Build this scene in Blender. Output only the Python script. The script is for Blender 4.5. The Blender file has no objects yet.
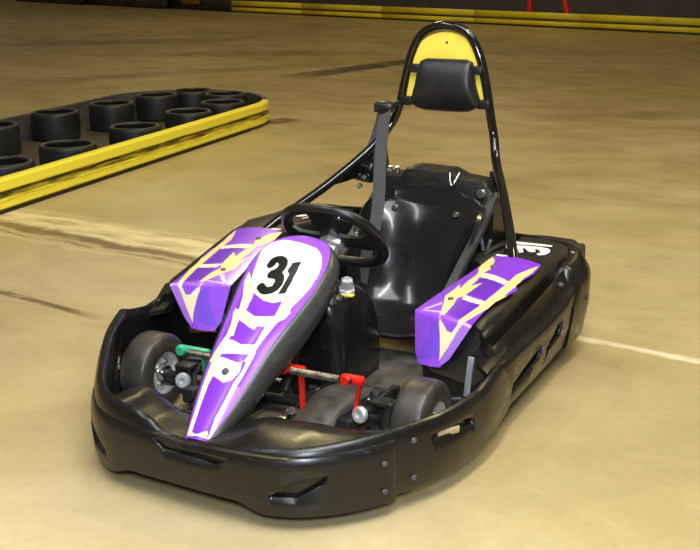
import bpy, bmesh, math, random
from mathutils import Vector, Matrix
random.seed(7)
PI = math.pi
scene = bpy.context.scene
COL = scene.collection

# ------------------------------------------------------------------ tuning values
WORLD = .17
LIGHTS = [('camera_flash', (1.75, -3.5, 2.0), (.5, .9, 0), .45, 84, (.84, .93, 1.08)),
          ('ceiling_bounce', (1.5, -1.6, 4.7), (1.0, -.8, 0), 3.2, 185, (.96, .97, .97)),
          ('strip_lamp', (-1.5, -2.4, 4.4), (-1.5, -2.4, 0), .26, 55, (.95, .98, 1.04), 4.2),
          ('strip_lamp', (1.4, -2.4, 4.4), (1.4, -2.4, 0), .26, 130, (.95, .98, 1.04), 4.2),
          ('hall_light', (2.4, 2.4, 4.6), (2.2, 2.4, 0), .4, 105, (1, .86, .46), 2.4),  # added fill that brightens the right of the floor, no lamp seen there
          ('hall_light', (-2.6, 3.8, 4.6), (-2.6, 3.8, 0), .4, 95, (1, .83, .42), 2.4),
          ('hall_light', (-6.0, 9.0, 4.6), (-6.0, 9.0, 0), .5, 46, (1, .79, .34), 2.4),
          ('hall_light', (1.0, 8.5, 4.6), (1.0, 8.5, 0), .5, 22, (1, .79, .34), 2.4),
          ('hall_light', (-5.0, 15.0, 4.6), (-5.5, 16.0, 0), .5, 50, (1, .84, .48), 2.4),
          ('hall_light', (-12.0, 15.5, 4.6), (-12.0, 15.5, 0), .5, 30, (1, .80, .42), 2.4)]
FLOOR_A = (.375, .285, .122, 1); FLOOR_B = (.465, .362, .170, 1); FLOOR_C = (.56, .46, .26, 1)
REDU = (8.25, 9.15)
TYRES = [(-4.40, 3.52, 'second black tyre from the left edge in the far row inside the island barrier'),
         (-4.36, 2.80, "tyre cut off by the left edge of the photo, in the island's far row"),
         (-4.30, 4.10, 'third black tyre from the left edge in the far row inside the island barrier'),
         (-4.28, 4.70, 'fourth black tyre from the left edge in the far row inside the island barrier'),
         (-3.76, 5.00, 'black tyre nearest the rounded far end of the island barrier'),
         (-4.16, 5.08, 'half-hidden black tyre between the far row and the rounded end of the island'),
         (-3.235, 1.71, 'low-lying black tyre at the left edge, right behind the yellow band'),
         (-3.285, 2.36, 'second black tyre from the left edge, close behind the yellow band'),
         (-3.355, 3.17, 'third black tyre from the left edge, close behind the yellow band'),
         (-3.425, 3.95, 'fourth black tyre from the left edge, close behind the yellow band'),
         (-3.475, 4.52, 'black tyre furthest right of the row close behind the yellow band')]
def lerp(a, b, t):
    return a + (b - a) * t
def interp(xs, ys, x):
    if x <= xs[0]: return ys[0]
    for i in range(1, len(xs)):
        if x <= xs[i]:
            t = (x - xs[i-1]) / (xs[i] - xs[i-1])
            return ys[i-1] + (ys[i] - ys[i-1]) * t
    return ys[-1]
def smoothstep(t):
    t = max(0.0, min(1.0, t)); return t*t*(3-2*t)
def catmull(P, n):
    """n points evenly spread over a Catmull-Rom curve through P (tuples of any size)"""
    P = [tuple(p) for p in P]; D = len(P[0]); out = []
    Q = [tuple(2*P[0][k]-P[1][k] for k in range(D))] + P + [tuple(2*P[-1][k]-P[-2][k] for k in range(D))]
    m = len(P) - 1
    for i in range(n):
        s = i * m / (n - 1); j = min(int(s), m - 1); t = s - j
        a, b, c, d = Q[j], Q[j+1], Q[j+2], Q[j+3]
        out.append(tuple(0.5*((2*b[k]) + (c[k]-a[k])*t + (2*a[k]-5*b[k]+4*c[k]-d[k])*t*t + (3*b[k]-a[k]-3*c[k]+d[k])*t**3) for k in range(D)))
    return out
# nose panel: profile y, z, half width of the sticker
NOSE = catmull([(-.985,.172,.036),(-.894,.241,.060),(-.818,.300,.075),(-.741,.358,.086),(-.665,.404,.099),
                (-.589,.442,.114),(-.512,.484,.126),(-.436,.531,.126),(-.375,.566,.108),(-.340,.583,.072),(-.328,.588,.03)], 241)
def nose_frame(t):
    s = t*240; i = min(int(s), 239); f = s - i
    a, b = NOSE[i], NOSE[i+1]
    p = [lerp(a[k], b[k], f) for k in range(3)]
    A, B = NOSE[max(0, i-6)], NOSE[min(240, i+7)]
    dy, dz = B[0]-A[0], B[1]-A[1]; l = (dy*dy+dz*dz)**.5
    return p, (-dz/l, dy/l)
def nose_cx(t):
    return -.009*smoothstep((t-.35)/.3)
def nose_point(u, t, off=0.0):
    (y, z, w), (ny, nz) = nose_frame(t)
    o = .014*(1 - u*u)*min(1, w/.08) - .006 + off
    return (nose_cx(t) + u*w, y + ny*o, z + nz*o)
# side pod sticker (driver's left): a = across (0 inner, 1 outer), b = 0 bottom .. 0.3 fold .. 1 rear
POD_IN = [(.366,-.302,.212),(.343,-.255,.358),(.415,.219,.427)]
POD_OUT = [(.470,-.326,.218),(.550,-.315,.353),(.592,.190,.428)]
def pod_point(a, b, off=0.0, left=True):
    if b < .3:
        k = b/.3; p = [lerp(POD_IN[0][i], POD_IN[1][i], k) for i in range(3)]; q = [lerp(POD_OUT[0][i], POD_OUT[1][i], k) for i in range(3)]
    else:
        k = (b-.3)/.7; p = [lerp(POD_IN[1][i], POD_IN[2][i], k) for i in range(3)]; q = [lerp(POD_OUT[1][i], POD_OUT[2][i], k) for i in range(3)]
    r = [lerp(p[i], q[i], a) for i in range(3)]
    bul = .012*4*a*(1-a)
    if b < .3:
        w = b/.3; r[1] -= (bul+off)*(1-.35*w); r[2] += (bul+off)*(.35*w)
    else: r[2] += bul*.9+off; 
    if left:
        k = 1 - smoothstep((b-.3)/.7); r[0] -= .010*k; r[2] += .008*k
    return tuple(r)
NOSE_DECALS = [('cream', [(-0.825, 0.458), (-0.7, 0.453), (-0.508, 0.383), (-0.417, 0.333), (-0.55, 0.333), (-0.7, 0.383)]), ('cream', [(-0.917, 0.637), (-0.542, 0.567), (-0.433, 0.517), (-0.442, 0.485), (-0.433, 0.448), (-0.425, 0.415), (-0.492, 0.402), (-0.667, 0.437), (-0.75, 0.52), (-0.9, 0.59)]), ('cream', [(0.525, 0.553), (0.467, 0.507), (0.533, 0.443), (0.575, 0.438), (0.842, 0.472)]), ('cream', [(-0.658, 0.445), (-0.442, 0.45), (-0.075, 0.425), (0.275, 0.432), (0.55, 0.445), (0.817, 0.477), (0.817, 0.445), (0.617, 0.402), (0.517, 0.39), (0.208, 0.385), (0.183, 0.367), (-0.025, 0.375), (-0.492, 0.402)]), ('cream', [(-0.85, 0.447), (-0.508, 0.407), (-0.483, 0.362), (-0.517, 0.32), (-0.683, 0.27), (-0.8, 0.235), (-0.983, 0.235), (-0.85, 0.287), (-0.717, 0.333), (-0.725, 0.383)]), ('cream', [(0.45, 0.392), (0.7, 0.417), (0.658, 0.352), (0.633, 0.303), (0.617, 0.253), (0.433, 0.248), (0.5, 0.285), (0.483, 0.332)]), ('near_white', [(-0.567, 0.317), (-0.358, 0.315), (0.025, 0.303), (0.425, 0.31), (0.583, 0.323), (0.6, 0.288), (0.383, 0.273), (-0.567, 0.262), (-0.708, 0.247), (-0.825, 0.282)]), ('cream', [(-0.867, 0.267), (-0.567, 0.263), (-0.567, 0.228), (-0.525, 0.187), (-0.6, 0.15), (-0.592, 0.075), (-0.55, 0.012), (-0.9, 0.008), (-0.842, 0.073), (-0.883, 0.148), (-0.858, 0.203)]), ('near_white', [(-0.717, 0.225), (-0.608, 0.245), (-0.5, 0.252), (-0.008, 0.243), (0.358, 0.242), (0.375, 0.252), (0.492, 0.213), (0.358, 0.183), (0.067, 0.168), (-0.542, 0.187)]), ('cream', [(0.333, 0.275), (0.517, 0.277), (0.55, 0.215), (0.475, 0.177), (0.508, 0.117), (0.533, 0.06), (0.833, 0.008), (1.0, 0.013), (0.825, 0.057), (0.733, 0.11), (0.675, 0.168), (0.692, 0.242), (0.675, 0.288)]), ('cream', [(-0.642, 0.015), (-0.042, 0.013), (0.558, 0.027), (0.792, 0.008), (-0.825, 0.007)]), ('yellow', [(-0.85, 0.013), (-0.492, 0.013), (-0.283, 0.007), (-0.633, 0.005)]), ('yellow', [(0.283, 0.015), (0.567, 0.022), (0.7, 0.01), (0.35, 0.007)]), ('light', [(0.692, 0.167), (0.833, 0.167), (0.842, 0.107), (0.925, 0.057), (1.0, 0.018), (1.0, 0.015), (0.825, 0.055), (0.767, 0.107)]), ('cream', [(0.85, 0.718), (0.9, 0.662), (0.883, 0.603), (0.825, 0.547), (0.75, 0.48), (0.683, 0.422), (0.583, 0.407), (0.508, 0.443), (0.442, 0.518), (0.683, 0.583)]), ('white', [(-1.0, 0.81), (-0.617, 0.835), (0.242, 0.808), (0.608, 0.792), (0.783, 0.755), (0.875, 0.703), (0.892, 0.662), (0.875, 0.602), (0.817, 0.547), (0.617, 0.522), (0.45, 0.52), (0.258, 0.502), (-0.042, 0.503), (-0.408, 0.532), (-0.617, 0.568), (-0.742, 0.612), (-0.85, 0.682), (-1.0, 0.752)])]
DIGIT_THREE = [(-0.392, 0.673), (-0.375, 0.69), (-0.283, 0.698), (-0.158, 0.695), (-0.075, 0.677), (-0.075, 0.653), (-0.15, 0.637), (-0.225, 0.627), (-0.075, 0.627), (0.033, 0.615), (0.075, 0.59), (0.033, 0.565), (-0.092, 0.553), (-0.217, 0.553), (-0.342, 0.567)]
DIGIT_ONE = [(0.35, 0.703), (0.392, 0.553), (0.225, 0.543), (0.217, 0.638), (0.125, 0.65), (0.142, 0.69)]
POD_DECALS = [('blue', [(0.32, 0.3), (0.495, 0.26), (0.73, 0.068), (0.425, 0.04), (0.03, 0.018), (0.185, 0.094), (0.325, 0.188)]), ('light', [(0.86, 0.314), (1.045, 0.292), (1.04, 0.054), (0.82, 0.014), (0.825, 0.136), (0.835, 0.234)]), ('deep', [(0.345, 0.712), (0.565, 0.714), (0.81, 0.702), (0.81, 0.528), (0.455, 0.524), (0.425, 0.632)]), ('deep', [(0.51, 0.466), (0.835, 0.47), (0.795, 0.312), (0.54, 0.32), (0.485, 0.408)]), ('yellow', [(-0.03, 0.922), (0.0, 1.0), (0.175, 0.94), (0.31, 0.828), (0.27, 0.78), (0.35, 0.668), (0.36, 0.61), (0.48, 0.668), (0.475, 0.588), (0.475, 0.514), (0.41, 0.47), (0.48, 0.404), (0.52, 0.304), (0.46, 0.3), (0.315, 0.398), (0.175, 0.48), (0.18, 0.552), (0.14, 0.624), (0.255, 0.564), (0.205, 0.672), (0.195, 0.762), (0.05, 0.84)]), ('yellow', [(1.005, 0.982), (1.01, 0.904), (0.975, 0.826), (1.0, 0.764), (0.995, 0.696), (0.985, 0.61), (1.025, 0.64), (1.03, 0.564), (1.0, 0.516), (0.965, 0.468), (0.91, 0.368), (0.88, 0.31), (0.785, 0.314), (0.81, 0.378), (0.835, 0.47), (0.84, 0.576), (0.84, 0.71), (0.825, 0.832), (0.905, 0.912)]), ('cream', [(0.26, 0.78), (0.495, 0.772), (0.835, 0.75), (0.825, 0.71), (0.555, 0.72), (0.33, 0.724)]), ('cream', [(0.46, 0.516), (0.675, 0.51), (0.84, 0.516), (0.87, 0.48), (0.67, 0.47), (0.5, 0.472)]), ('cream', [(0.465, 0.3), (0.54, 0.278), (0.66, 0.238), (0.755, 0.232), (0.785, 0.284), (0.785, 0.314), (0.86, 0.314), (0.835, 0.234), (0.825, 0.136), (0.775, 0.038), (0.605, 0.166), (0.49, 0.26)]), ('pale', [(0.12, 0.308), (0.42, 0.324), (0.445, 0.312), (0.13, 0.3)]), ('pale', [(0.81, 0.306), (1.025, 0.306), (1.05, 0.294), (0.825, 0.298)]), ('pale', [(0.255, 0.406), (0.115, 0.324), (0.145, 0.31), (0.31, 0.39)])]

# ------------------------------------------------------------------ materials
def new_mat(name):
    m = bpy.data.materials.new(name); m.use_nodes = True
    nt = m.node_tree; b = nt.nodes['Principled BSDF']
    return m, nt, b
def srgb(r, g, b):
    f = lambda c: (c/255/12.92) if c/255 <= .04045 else ((c/255+.055)/1.055)**2.4
    return (f(r), f(g), f(b), 1)
def noise(nt, scale, detail=4, rough=.55, vec=None, dist=0.0):
    n = nt.nodes.new('ShaderNodeTexNoise'); n.inputs['Scale'].default_value = scale
    n.inputs['Detail'].default_value = detail; n.inputs['Roughness'].default_value = rough; n.inputs['Distortion'].default_value = dist
    if vec is not None: nt.links.new(vec, n.inputs['Vector'])
    return n
def ramp(nt, fac, stops):
    r = nt.nodes.new('ShaderNodeValToRGB'); e = r.color_ramp.elements
    while len(e) < len(stops): e.new(.5)
    for el, (p, c) in zip(e, stops): el.position = p; el.color = c
    nt.links.new(fac, r.inputs['Fac']); return r
def grey(v): return (v, v, v, 1)
def basic(name, col, rough=.4, metal=0.0, rvar=.12, cvar=.25, scale=18, coat=0.0, bump=0.0):
    m, nt, b = new_mat(name)
    tc = nt.nodes.new('ShaderNodeTexCoord')
    n = noise(nt, scale, 5, .6, tc.outputs['Object'])
    lo = tuple(c*(1-cvar) for c in col[:3]) + (1,); hi = tuple(min(1, c*(1+cvar)) for c in col[:3]) + (1,)
    r = ramp(nt, n.outputs['Fac'], [(.3, lo), (.7, hi)])
    nt.links.new(r.outputs['Color'], b.inputs['Base Color'])
    q = ramp(nt, n.outputs['Fac'], [(.3, grey(max(.03, rough-rvar))), (.7, grey(min(1, rough+rvar)))])
    nt.links.new(q.outputs['Color'], b.inputs['Roughness'])
    b.inputs['Metallic'].default_value = metal
    b.inputs['Coat Weight'].default_value = coat
    if bump:
        n2 = noise(nt, scale*9, 3, .6, tc.outputs['Object']); bp = nt.nodes.new('ShaderNodeBump')
        bp.inputs['Strength'].default_value = bump; bp.inputs['Distance'].default_value = .002
        nt.links.new(n2.outputs['Fac'], bp.inputs['Height']); nt.links.new(bp.outputs['Normal'], b.inputs['Normal'])
    return m
def scuffed_plastic(name, base, scuff, amount=.62, rough=.38, scale=9, stretch=(1, 1, 4)):
    """black moulded plastic with dusty horizontal scratches"""
    m, nt, b = new_mat(name)
    tc = nt.nodes.new('ShaderNodeTexCoord'); mp = nt.nodes.new('ShaderNodeMapping'); mp.inputs['Scale'].default_value = stretch
    nt.links.new(tc.outputs['Object'], mp.inputs['Vector'])
    n = noise(nt, scale, 8, .72, mp.outputs['Vector'], .6)
    mp2 = nt.nodes.new('ShaderNodeMapping'); mp2.inputs['Scale'].default_value = (4, 4, 90); mp2.inputs['Rotation'].default_value = (.12, -.06, 0)
    nt.links.new(tc.outputs['Object'], mp2.inputs['Vector'])
    s = noise(nt, 5, 6, .7, mp2.outputs['Vector'])
    mul = nt.nodes.new('ShaderNodeMath'); mul.operation = 'MULTIPLY'
    nt.links.new(n.outputs['Fac'], mul.inputs[0]); nt.links.new(s.outputs['Fac'], mul.inputs[1])
    r = ramp(nt, mul.outputs[0], [(amount*.42, base), (amount*.80, scuff)])
    nt.links.new(r.outputs['Color'], b.inputs['Base Color'])
    q = ramp(nt, mul.outputs[0], [(.15, grey(rough-.1)), (.5, grey(rough+.22))])
    nt.links.new(q.outputs['Color'], b.inputs['Roughness'])
    bp = nt.nodes.new('ShaderNodeBump'); bp.inputs['Strength'].default_value = .05; bp.inputs['Distance'].default_value = .003
    nt.links.new(n.outputs['Fac'], bp.inputs['Height']); nt.links.new(bp.outputs['Normal'], b.inputs['Normal'])
    return m
def painted(name, rough=.3, coat=.3):
    """printed sticker film: print colours stored on the surface itself"""
    m, nt, b = new_mat(name)
    a = nt.nodes.new('ShaderNodeVertexColor'); a.layer_name = 'print'
    tc = nt.nodes.new('ShaderNodeTexCoord'); n = noise(nt, 22, 5, .6, tc.outputs['Object'])
    r = ramp(nt, n.outputs['Fac'], [(.3, grey(.88)), (.65, grey(1))])
    mx = nt.nodes.new('ShaderNodeMix'); mx.data_type = 'RGBA'; mx.blend_type = 'MULTIPLY'; mx.inputs['Factor'].default_value = 1
    nt.links.new(a.outputs['Color'], mx.inputs['A']); nt.links.new(r.outputs['Color'], mx.inputs['B'])
    nt.links.new(mx.outputs['Result'], b.inputs['Base Color'])
    b.inputs['Roughness'].default_value = rough; b.inputs['Coat Weight'].default_value = coat; b.inputs['Coat Roughness'].default_value = .12
    return m

M = {}
M['bumper'] = scuffed_plastic('scuffed black bumper plastic', (.0065, .0062, .006, 1), (.050, .047, .042, 1), .78, .30)
M['cover'] = scuffed_plastic('scratched black bumper cover', (.0075, .007, .0068, 1), (.085, .080, .072, 1), .74, .32)
M['guard'] = scuffed_plastic('dusty black side plastic', (.008, .0075, .0065, 1), (.045, .038, .026, 1), .80, .28)
M['podblack'] = scuffed_plastic('rough black pod plastic', (.011, .010, .0085, 1), (.085, .072, .050, 1), .70, .40, 24)
M['deck'] = basic('satin black deck plastic', (.012, .011, .0095, 1), .28, 0, .1, .4, 7)
M['flank'] = scuffed_plastic('worn black nose plastic', (.045, .045, .043, 1), (.17, .165, .15, 1), .72, .32, 20, (1, 1, 1.5))
M['gloss'] = basic('gloss black paint', (.006, .006, .006, 1), .12, 0, .04, .1, 9, coat=.5)
M['seat'] = basic('black glossy seat shell', (.008, .008, .009, 1), .17, 0, .05, .3, 6, coat=.3)
M['black'] = basic('black plastic', (.012, .012, .012, 1), .35)
M['dark'] = basic('dark steel', (.02, .02, .02, 1), .45, .3)
M['tray'] = basic('dirty floor tray', (.075, .07, .06, 1), .42, .2, .15, .5, 12)
M['rubber'] = basic('tyre rubber', (.040, .035, .029, 1), .40, 0, .1, .45, 14, bump=.15)
M['rubber_far'] = basic('old tyre rubber', (.010, .0105, .012, 1), .5, 0, .1, .5, 7)
M['steel'] = basic('bright steel', (.62, .62, .60, 1), .25, 1.0, .1, .15, 30)
M['flange'] = basic('worn grey-black seat edge', (.035, .035, .036, 1), .38, 0, .1, .3, 12)
M['tank'] = scuffed_plastic('shiny worn tank plastic', (.010, .010, .010, 1), (.07, .066, .058, 1), .76, .22, 12, (1, 1, 1.5))
M['floor_fill'] = basic('tan lit floor fill', (.42, .35, .22, 1), .6)
M['cast'] = basic('cast aluminium', (.62, .62, .62, 1), .42, .55, .1, .15, 30)
M['rim'] = basic('dull aluminium', (.42, .41, .38, 1), .34, 1.0, .1, .3, 25)
M['coil'] = basic('worn steel bar', (.35, .31, .25, 1), .28, .9, .1, .4, 40)
M['red'] = basic('red pedal paint', srgb(222, 36, 22), .35, 0, .1, .15, 20)
M['green'] = basic('green pedal paint', srgb(52, 178, 128), .35, 0, .1, .15, 20)
M['plate'] = basic('yellow headrest plate', srgb(250, 222, 84), .35, 0, .08, .08, 10)
M['pad'] = basic('black padded vinyl', (.013, .013, .015, 1), .36, 0, .07, .25, 14, bump=.1)
M['belt'] = basic('grey belt webbing', (.085, .085, .09, 1), .6, 0, .1, .12, 60, bump=.3)
M['white'] = basic('white lettering film', (.85, .83, .78, 1), .4, 0, .05, .05, 20)
M['grey'] = basic('grey bolt cap', (.09, .09, .10, 1), .4, .2)
M['silver'] = basic('pale grey bracket', (.45, .48, .55, 1), .4, .5)
M['print'] = painted('printed sticker film')
M['wheel_grip'] = basic('black steering grip', (.010, .010, .010, 1), .32, 0, .08, .2, 20)

# ------------------------------------------------------------------ mesh helpers
def link(name, verts, faces, mat=None, parent=None, smooth=True, angle=40):
    me = bpy.data.meshes.new(name); me.from_pydata([tuple(v) for v in verts], [], faces); me.update()
    return finish(name, me, mat, parent, smooth, angle)
def finish(name, me, mat, parent, smooth=True, angle=40, fix=True):
    if fix:
        bm = bmesh.new(); bm.from_mesh(me); bmesh.ops.recalc_face_normals(bm, faces=bm.faces)
        if smooth:
            lim = math.radians(angle)
            for e in bm.edges:
                if len(e.link_faces) == 2 and e.calc_face_angle(0) > lim: e.smooth = False
        bm.to_mesh(me); bm.free()
    for p in me.polygons: p.use_smooth = smooth
    if mat: me.materials.append(mat)
    o = bpy.data.objects.new(name, me); COL.objects.link(o)
    if parent: o.parent = parent
    return o
class MB:
    """collects shapes into one mesh"""
    def __init__(self): self.v = []; self.f = []
    def add(self, v, f):
        k = len(self.v); self.v += [tuple(p) for p in v]; self.f += [tuple(i+k for i in q) for q in f]; return self
    def loft(self, rings, closed=True, caps=True, loop=False):
        n = len(rings[0]); v = [p for r in rings for p in r]; f = []
        R = len(rings)
        for i in range(R if loop else R-1):
            for j in range(n if closed else n-1):
                a = i*n+j; b = i*n+(j+1) % n; c = ((i+1) % R)*n+(j+1) % n; d = ((i+1) % R)*n+j
                f.append((a, b, c, d))
        if caps and closed and not loop:
            f.append(tuple(range(n-1, -1, -1))); f.append(tuple((R-1)*n+j for j in range(n)))
        return self.add(v, f)
    def sweep(self, pts, r, seg=12, n=None, flat=None, closed=False):
        P = [Vector(p) for p in (catmull(pts, n) if n else pts)]; L = len(P); rings = []
        t0 = (P[1]-P[0]).normalized(); up = Vector((0, 0, 1)) if abs(t0.z) < .9 else Vector((1, 0, 0))
        nrm = (up - t0*up.dot(t0)).normalized()
        for i in range(L):
            a = P[(i-1) % L] if closed else P[max(0, i-1)]; b = P[(i+1) % L] if closed else P[min(L-1, i+1)]
            t = (b-a).normalized(); nrm = (nrm - t*nrm.dot(t)).normalized(); bi = t.cross(nrm)
            rr = r(i/(L-1)) if callable(r) else r
            rn, rb = (rr, rr) if flat is None else (rr*flat[0], rr*flat[1])
            rings.append([P[i] + nrm*rn*math.cos(2*PI*j/seg) + bi*rb*math.sin(2*PI*j/seg) for j in range(seg)])
        return self.loft(rings, True, True, closed)
    def lathe(self, prof, origin, axis, seg=32, closed=False):
        """prof = (radius, height along axis)"""
        A = Vector(axis).normalized(); up = Vector((0, 0, 1)) if abs(A.z) < .9 else Vector((1, 0, 0))
        X = (up - A*up.dot(A)).normalized(); Y = A.cross(X); O = Vector(origin)
        rings = [[O + A*h + (X*math.cos(2*PI*j/seg) + Y*math.sin(2*PI*j/seg))*max(r, 1e-4) for j in range(seg)] for r, h in prof]
        return self.loft(rings, True, not closed, closed)
    def box(self, c, s, rot=None, bev=.004):
        bm = bmesh.new(); bmesh.ops.create_cube(bm, size=1)
        for v in bm.verts: v.co = Vector((v.co.x*s[0], v.co.y*s[1], v.co.z*s[2]))
        if bev: bmesh.ops.bevel(bm, geom=bm.edges[:], offset=min(bev, min(s)*.45), segments=2, affect='EDGES', profile=.5)
        Rm = rot if rot else Matrix.Identity(3); bm.verts.index_update()
        v = [Vector(c) + Rm @ x.co for x in bm.verts]; f = [[x.index for x in q.verts] for q in bm.faces]; bm.free()
        return self.add(v, f)
    def prism(self, poly, lift, bev=0):
        """poly: list of 3D points, lift: vector"""
        n = len(poly); A = [Vector(p) for p in poly]; B = [p+Vector(lift) for p in A]
        f = [tuple(range(n-1, -1, -1)), tuple(range(n, 2*n))] + [(i, (i+1) % n, n+(i+1) % n, n+i) for i in range(n)]
        return self.add(A+B, f)
    def mirror(self):
        m = MB(); m.v = [(-x, y, z) for x, y, z in self.v]; m.f = [tuple(reversed(q)) for q in self.f]; return m
    def build(self, name, mat, parent=None, smooth=True, angle=40):
        return link(name, self.v, self.f, mat, parent, smooth, angle)
def frame_rot(zdir, xdir=None):
    z = Vector(zdir).normalized(); x = Vector(xdir) if xdir else (Vector((0, 0, 1)) if abs(z.z) < .9 else Vector((1, 0, 0)))
    x = (x - z*x.dot(z)).normalized(); y = z.cross(x)
    return Matrix((x, y, z)).transposed()
def carve(o, cutters):
    """cut real openings with temporary solids, which are then removed"""
    tmp = []
    for c in cutters:
        k = c.build('cutter', None); md = o.modifiers.new('cut', 'BOOLEAN'); md.operation = 'DIFFERENCE'; md.object = k; md.solver = 'EXACT'; tmp.append(k)
    bpy.context.view_layer.update()
    dg = bpy.context.evaluated_depsgraph_get(); me = bpy.data.meshes.new_from_object(o.evaluated_get(dg))
    o.modifiers.clear(); old = o.data; o.data = me; bpy.data.meshes.remove(old)
    for k in tmp:
        d = k.data; bpy.data.objects.remove(k); bpy.data.meshes.remove(d)
    return o
def tag(o, label=None, cat=None, group=None, kind=None):
    if label: o['label'] = label
    if cat: o['category'] = cat
    if group: o['group'] = group
    if kind: o['kind'] = kind
    return o
def empty(name, loc, rz=0):
    o = bpy.data.objects.new(name, None); o.empty_display_size = .1; o.location = loc; o.rotation_euler = (0, 0, rz); COL.objects.link(o); return o
def bolt(parent, p, n, r=.008, h=.006, mat='grey', name='bolt'):
    n = Vector(n).normalized()
    return MB().lathe([(r*.2, h), (r*.75, h), (r, h*.6), (r, -h*.6)], p, n, 10).build(name, M[mat], parent, angle=30)

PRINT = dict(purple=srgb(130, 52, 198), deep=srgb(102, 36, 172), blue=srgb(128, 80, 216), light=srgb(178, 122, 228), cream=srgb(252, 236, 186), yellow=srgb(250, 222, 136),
             pale=srgb(214, 170, 250), near_white=srgb(255, 244, 238), white=srgb(255, 250, 232), black=srgb(14, 14, 14), violet=srgb(152, 80, 226))  # near-white tone for two bands across the nose sticker
def inside(p, poly):
    x, y = p; c = False; n = len(poly); j = n-1
    for i in range(n):
        xi, yi = poly[i]; xj, yj = poly[j]
        if (yi > y) != (yj > y) and x < (xj-xi)*(y-yi)/(yj-yi+1e-12)+xi: c = not c
        j = i
    return c
def segdist(p, a, b, sx, sy):
    ax, ay = (a[0]-p[0])*sx, (a[1]-p[1])*sy; bx, by = (b[0]-p[0])*sx, (b[1]-p[1])*sy
    dx, dy = bx-ax, by-ay; l = dx*dx+dy*dy; t = max(0, min(1, -(ax*dx+ay*dy)/l)) if l else 0
    return math.hypot(ax+dx*t, ay+dy*t)
def paint(me, uv, colour_at):
    ca = me.color_attributes.new('print', 'FLOAT_COLOR', 'POINT')
    for i, q in enumerate(uv): ca.data[i].color = colour_at(q)

# ================================================================== THE GO-KART  (front = -Y, driver's left = +X)
kart = empty('go_kart', (0, 0, 0))
tag(kart, 'black rental go-kart with purple and cream panels and number 31, parked on the concrete floor', 'go-kart')

# ------------------------------------------------------------------ front bumper
OUT = [(0, -1.05), (.18, -1.058), (.32, -1.038), (.44, -.955), (.545, -.815), (.615, -.67), (.650, -.50), (.655, -.36), (.645, -.245)]
OUT_R = [(0, -1.05), (-.17, -1.037), (-.28, -1.01), (-.37, -.945), (-.455, -.83), (-.53, -.70), (-.587, -.56), (-.618, -.42), (-.637, -.30), (-.642, -.245)]
def outline(n, pts=OUT, full=True):
    half = catmull(pts, n)
    if pts is OUT: return catmull(OUT_R, n)[:0:-1] + half
    if not full: return half
    return [(-x, y) for x, y in reversed(half[1:])] + half
def normals2(P):
    N = []
    for i in range(len(P)):
        a = P[max(0, i-1)]; b = P[min(len(P)-1, i+1)]; dx, dy = b[0]-a[0], b[1]-a[1]; l = math.hypot(dx, dy); N.append((dy/l, -dx/l))
    return N
def lip_z(x, y):
    if x >= 0:
        z = interp([0, .08, .2, .35, .5, .6, .64], [.192, .196, .214, .224, .236, .242, .246], x)
        if y > -.5: z += .018*math.sin(PI*min(1, max(0, (y+.5)/.26)))
    else: z = interp([0, .06, .09, .12, .17, .28, .37, .455, .53, .587, .618, .642], [.192, .196, .204, .230, .244, .254, .264, .284, .320, .338, .300, .276], -x)
    return z
def bot_z(x, y):
    ax = abs(x)
    if y > -.6: return lerp(.05, .085, smoothstep((y+.6)/.35))
    return lerp(.072, .047, smoothstep((ax-.17)/.09))
P = outline(70); NN = normals2(P); rings = []
for (x, y), (nx, ny) in zip(P, NN):
    zl = lip_z(x, y); zb = bot_z(x, y)
    prof = [(-.030, zb+.004), (-.012, zb), (0, zb+.016), (.004, lerp(zb, zl, .45)), (.002, zl-.035), (-.006, zl-.012), (-.012, zl-.003), (-.022, zl), (-.030, zl-.006), (-.032, zl-.03), (-.024, lerp(zb, zl, .45))]
    rings.append([(x+nx*o, y+ny*o, z) for o, z in prof])
bumper = MB().loft(rings).build('front_bumper', M['bumper'], kart, angle=50)
cut = []
for s in (1, -1):   # slot in each flank of the bumper
    c = MB().prism([(s*.55, -.735, .186), (s*.55, -.60, .178), (s*.55, -.555, .166), (s*.55, -.555, .188), (s*.55, -.60, .199), (s*.55, -.735, .198)], (s*.2, 0, 0)); cut.append(c) if s > 0 else cut.append(MB().prism([(-.40, -.700, .150), (-.40, -.670, .138), (-.40, -.620, .165), (-.40, -.595, .225), (-.40, -.625, .226), (-.40, -.67, .195)], (-.4, 0, 0)))
carve(bumper, cut)
for s in (1, -1):
    if s > 0: MB().box((.6135, -.672, .187), (.006, .080, .020), Matrix.Rotation(-.42, 3, 'Z') @ Matrix.Rotation(-.12, 3, 'X'), .002).build('slot_floor_fill', M['floor_fill'], bumper)  # added tan plate imitating lit floor seen through the slot
# raised lower cover of the bumper
rings = []
CP = [(p, q) for p, q in zip(P, NN) if p[1] < -.83]
for k, ((x, y), (nx, ny)) in enumerate(CP):
    zt = interp([0, .1, .25, .4, .54], [.194, .200, .206, .209, .216], abs(x)); zb = bot_z(x, y) - .005
    e = .4 if k in (0, len(CP)-1) else 1
    prof = [(-.004, zb+.002), (.010*e, zb), (.014*e, zb+.02), (.019*e, lerp(zb, zt, .5)), (.016*e, zt-.03), (.013*e, zt-.012), (.007*e, zt-.002), (-.006, zt)]
    rings.append([(x+nx*o, y+ny*o, z) for o, z in prof])
cover = MB().loft(rings).build('bumper_cover', M['cover'], bumper, angle=50)
cut = [MB().prism([(-.088, -1.2, .188), (-.055, -1.2, .164), (.120, -1.2, .160), (.150, -1.2, .177)], (0, .147, 0))]
for s in (1, -1):
    cut.append(MB().prism([(s*.275, -1.2, .100), (s*.345, -1.2, .098), (s*.405, -1.2, .138), (s*.415, -1.2, .158), (s*.33, -1.2, .136)], (0, .30, 0)))
carve(cover, cut)
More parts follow.
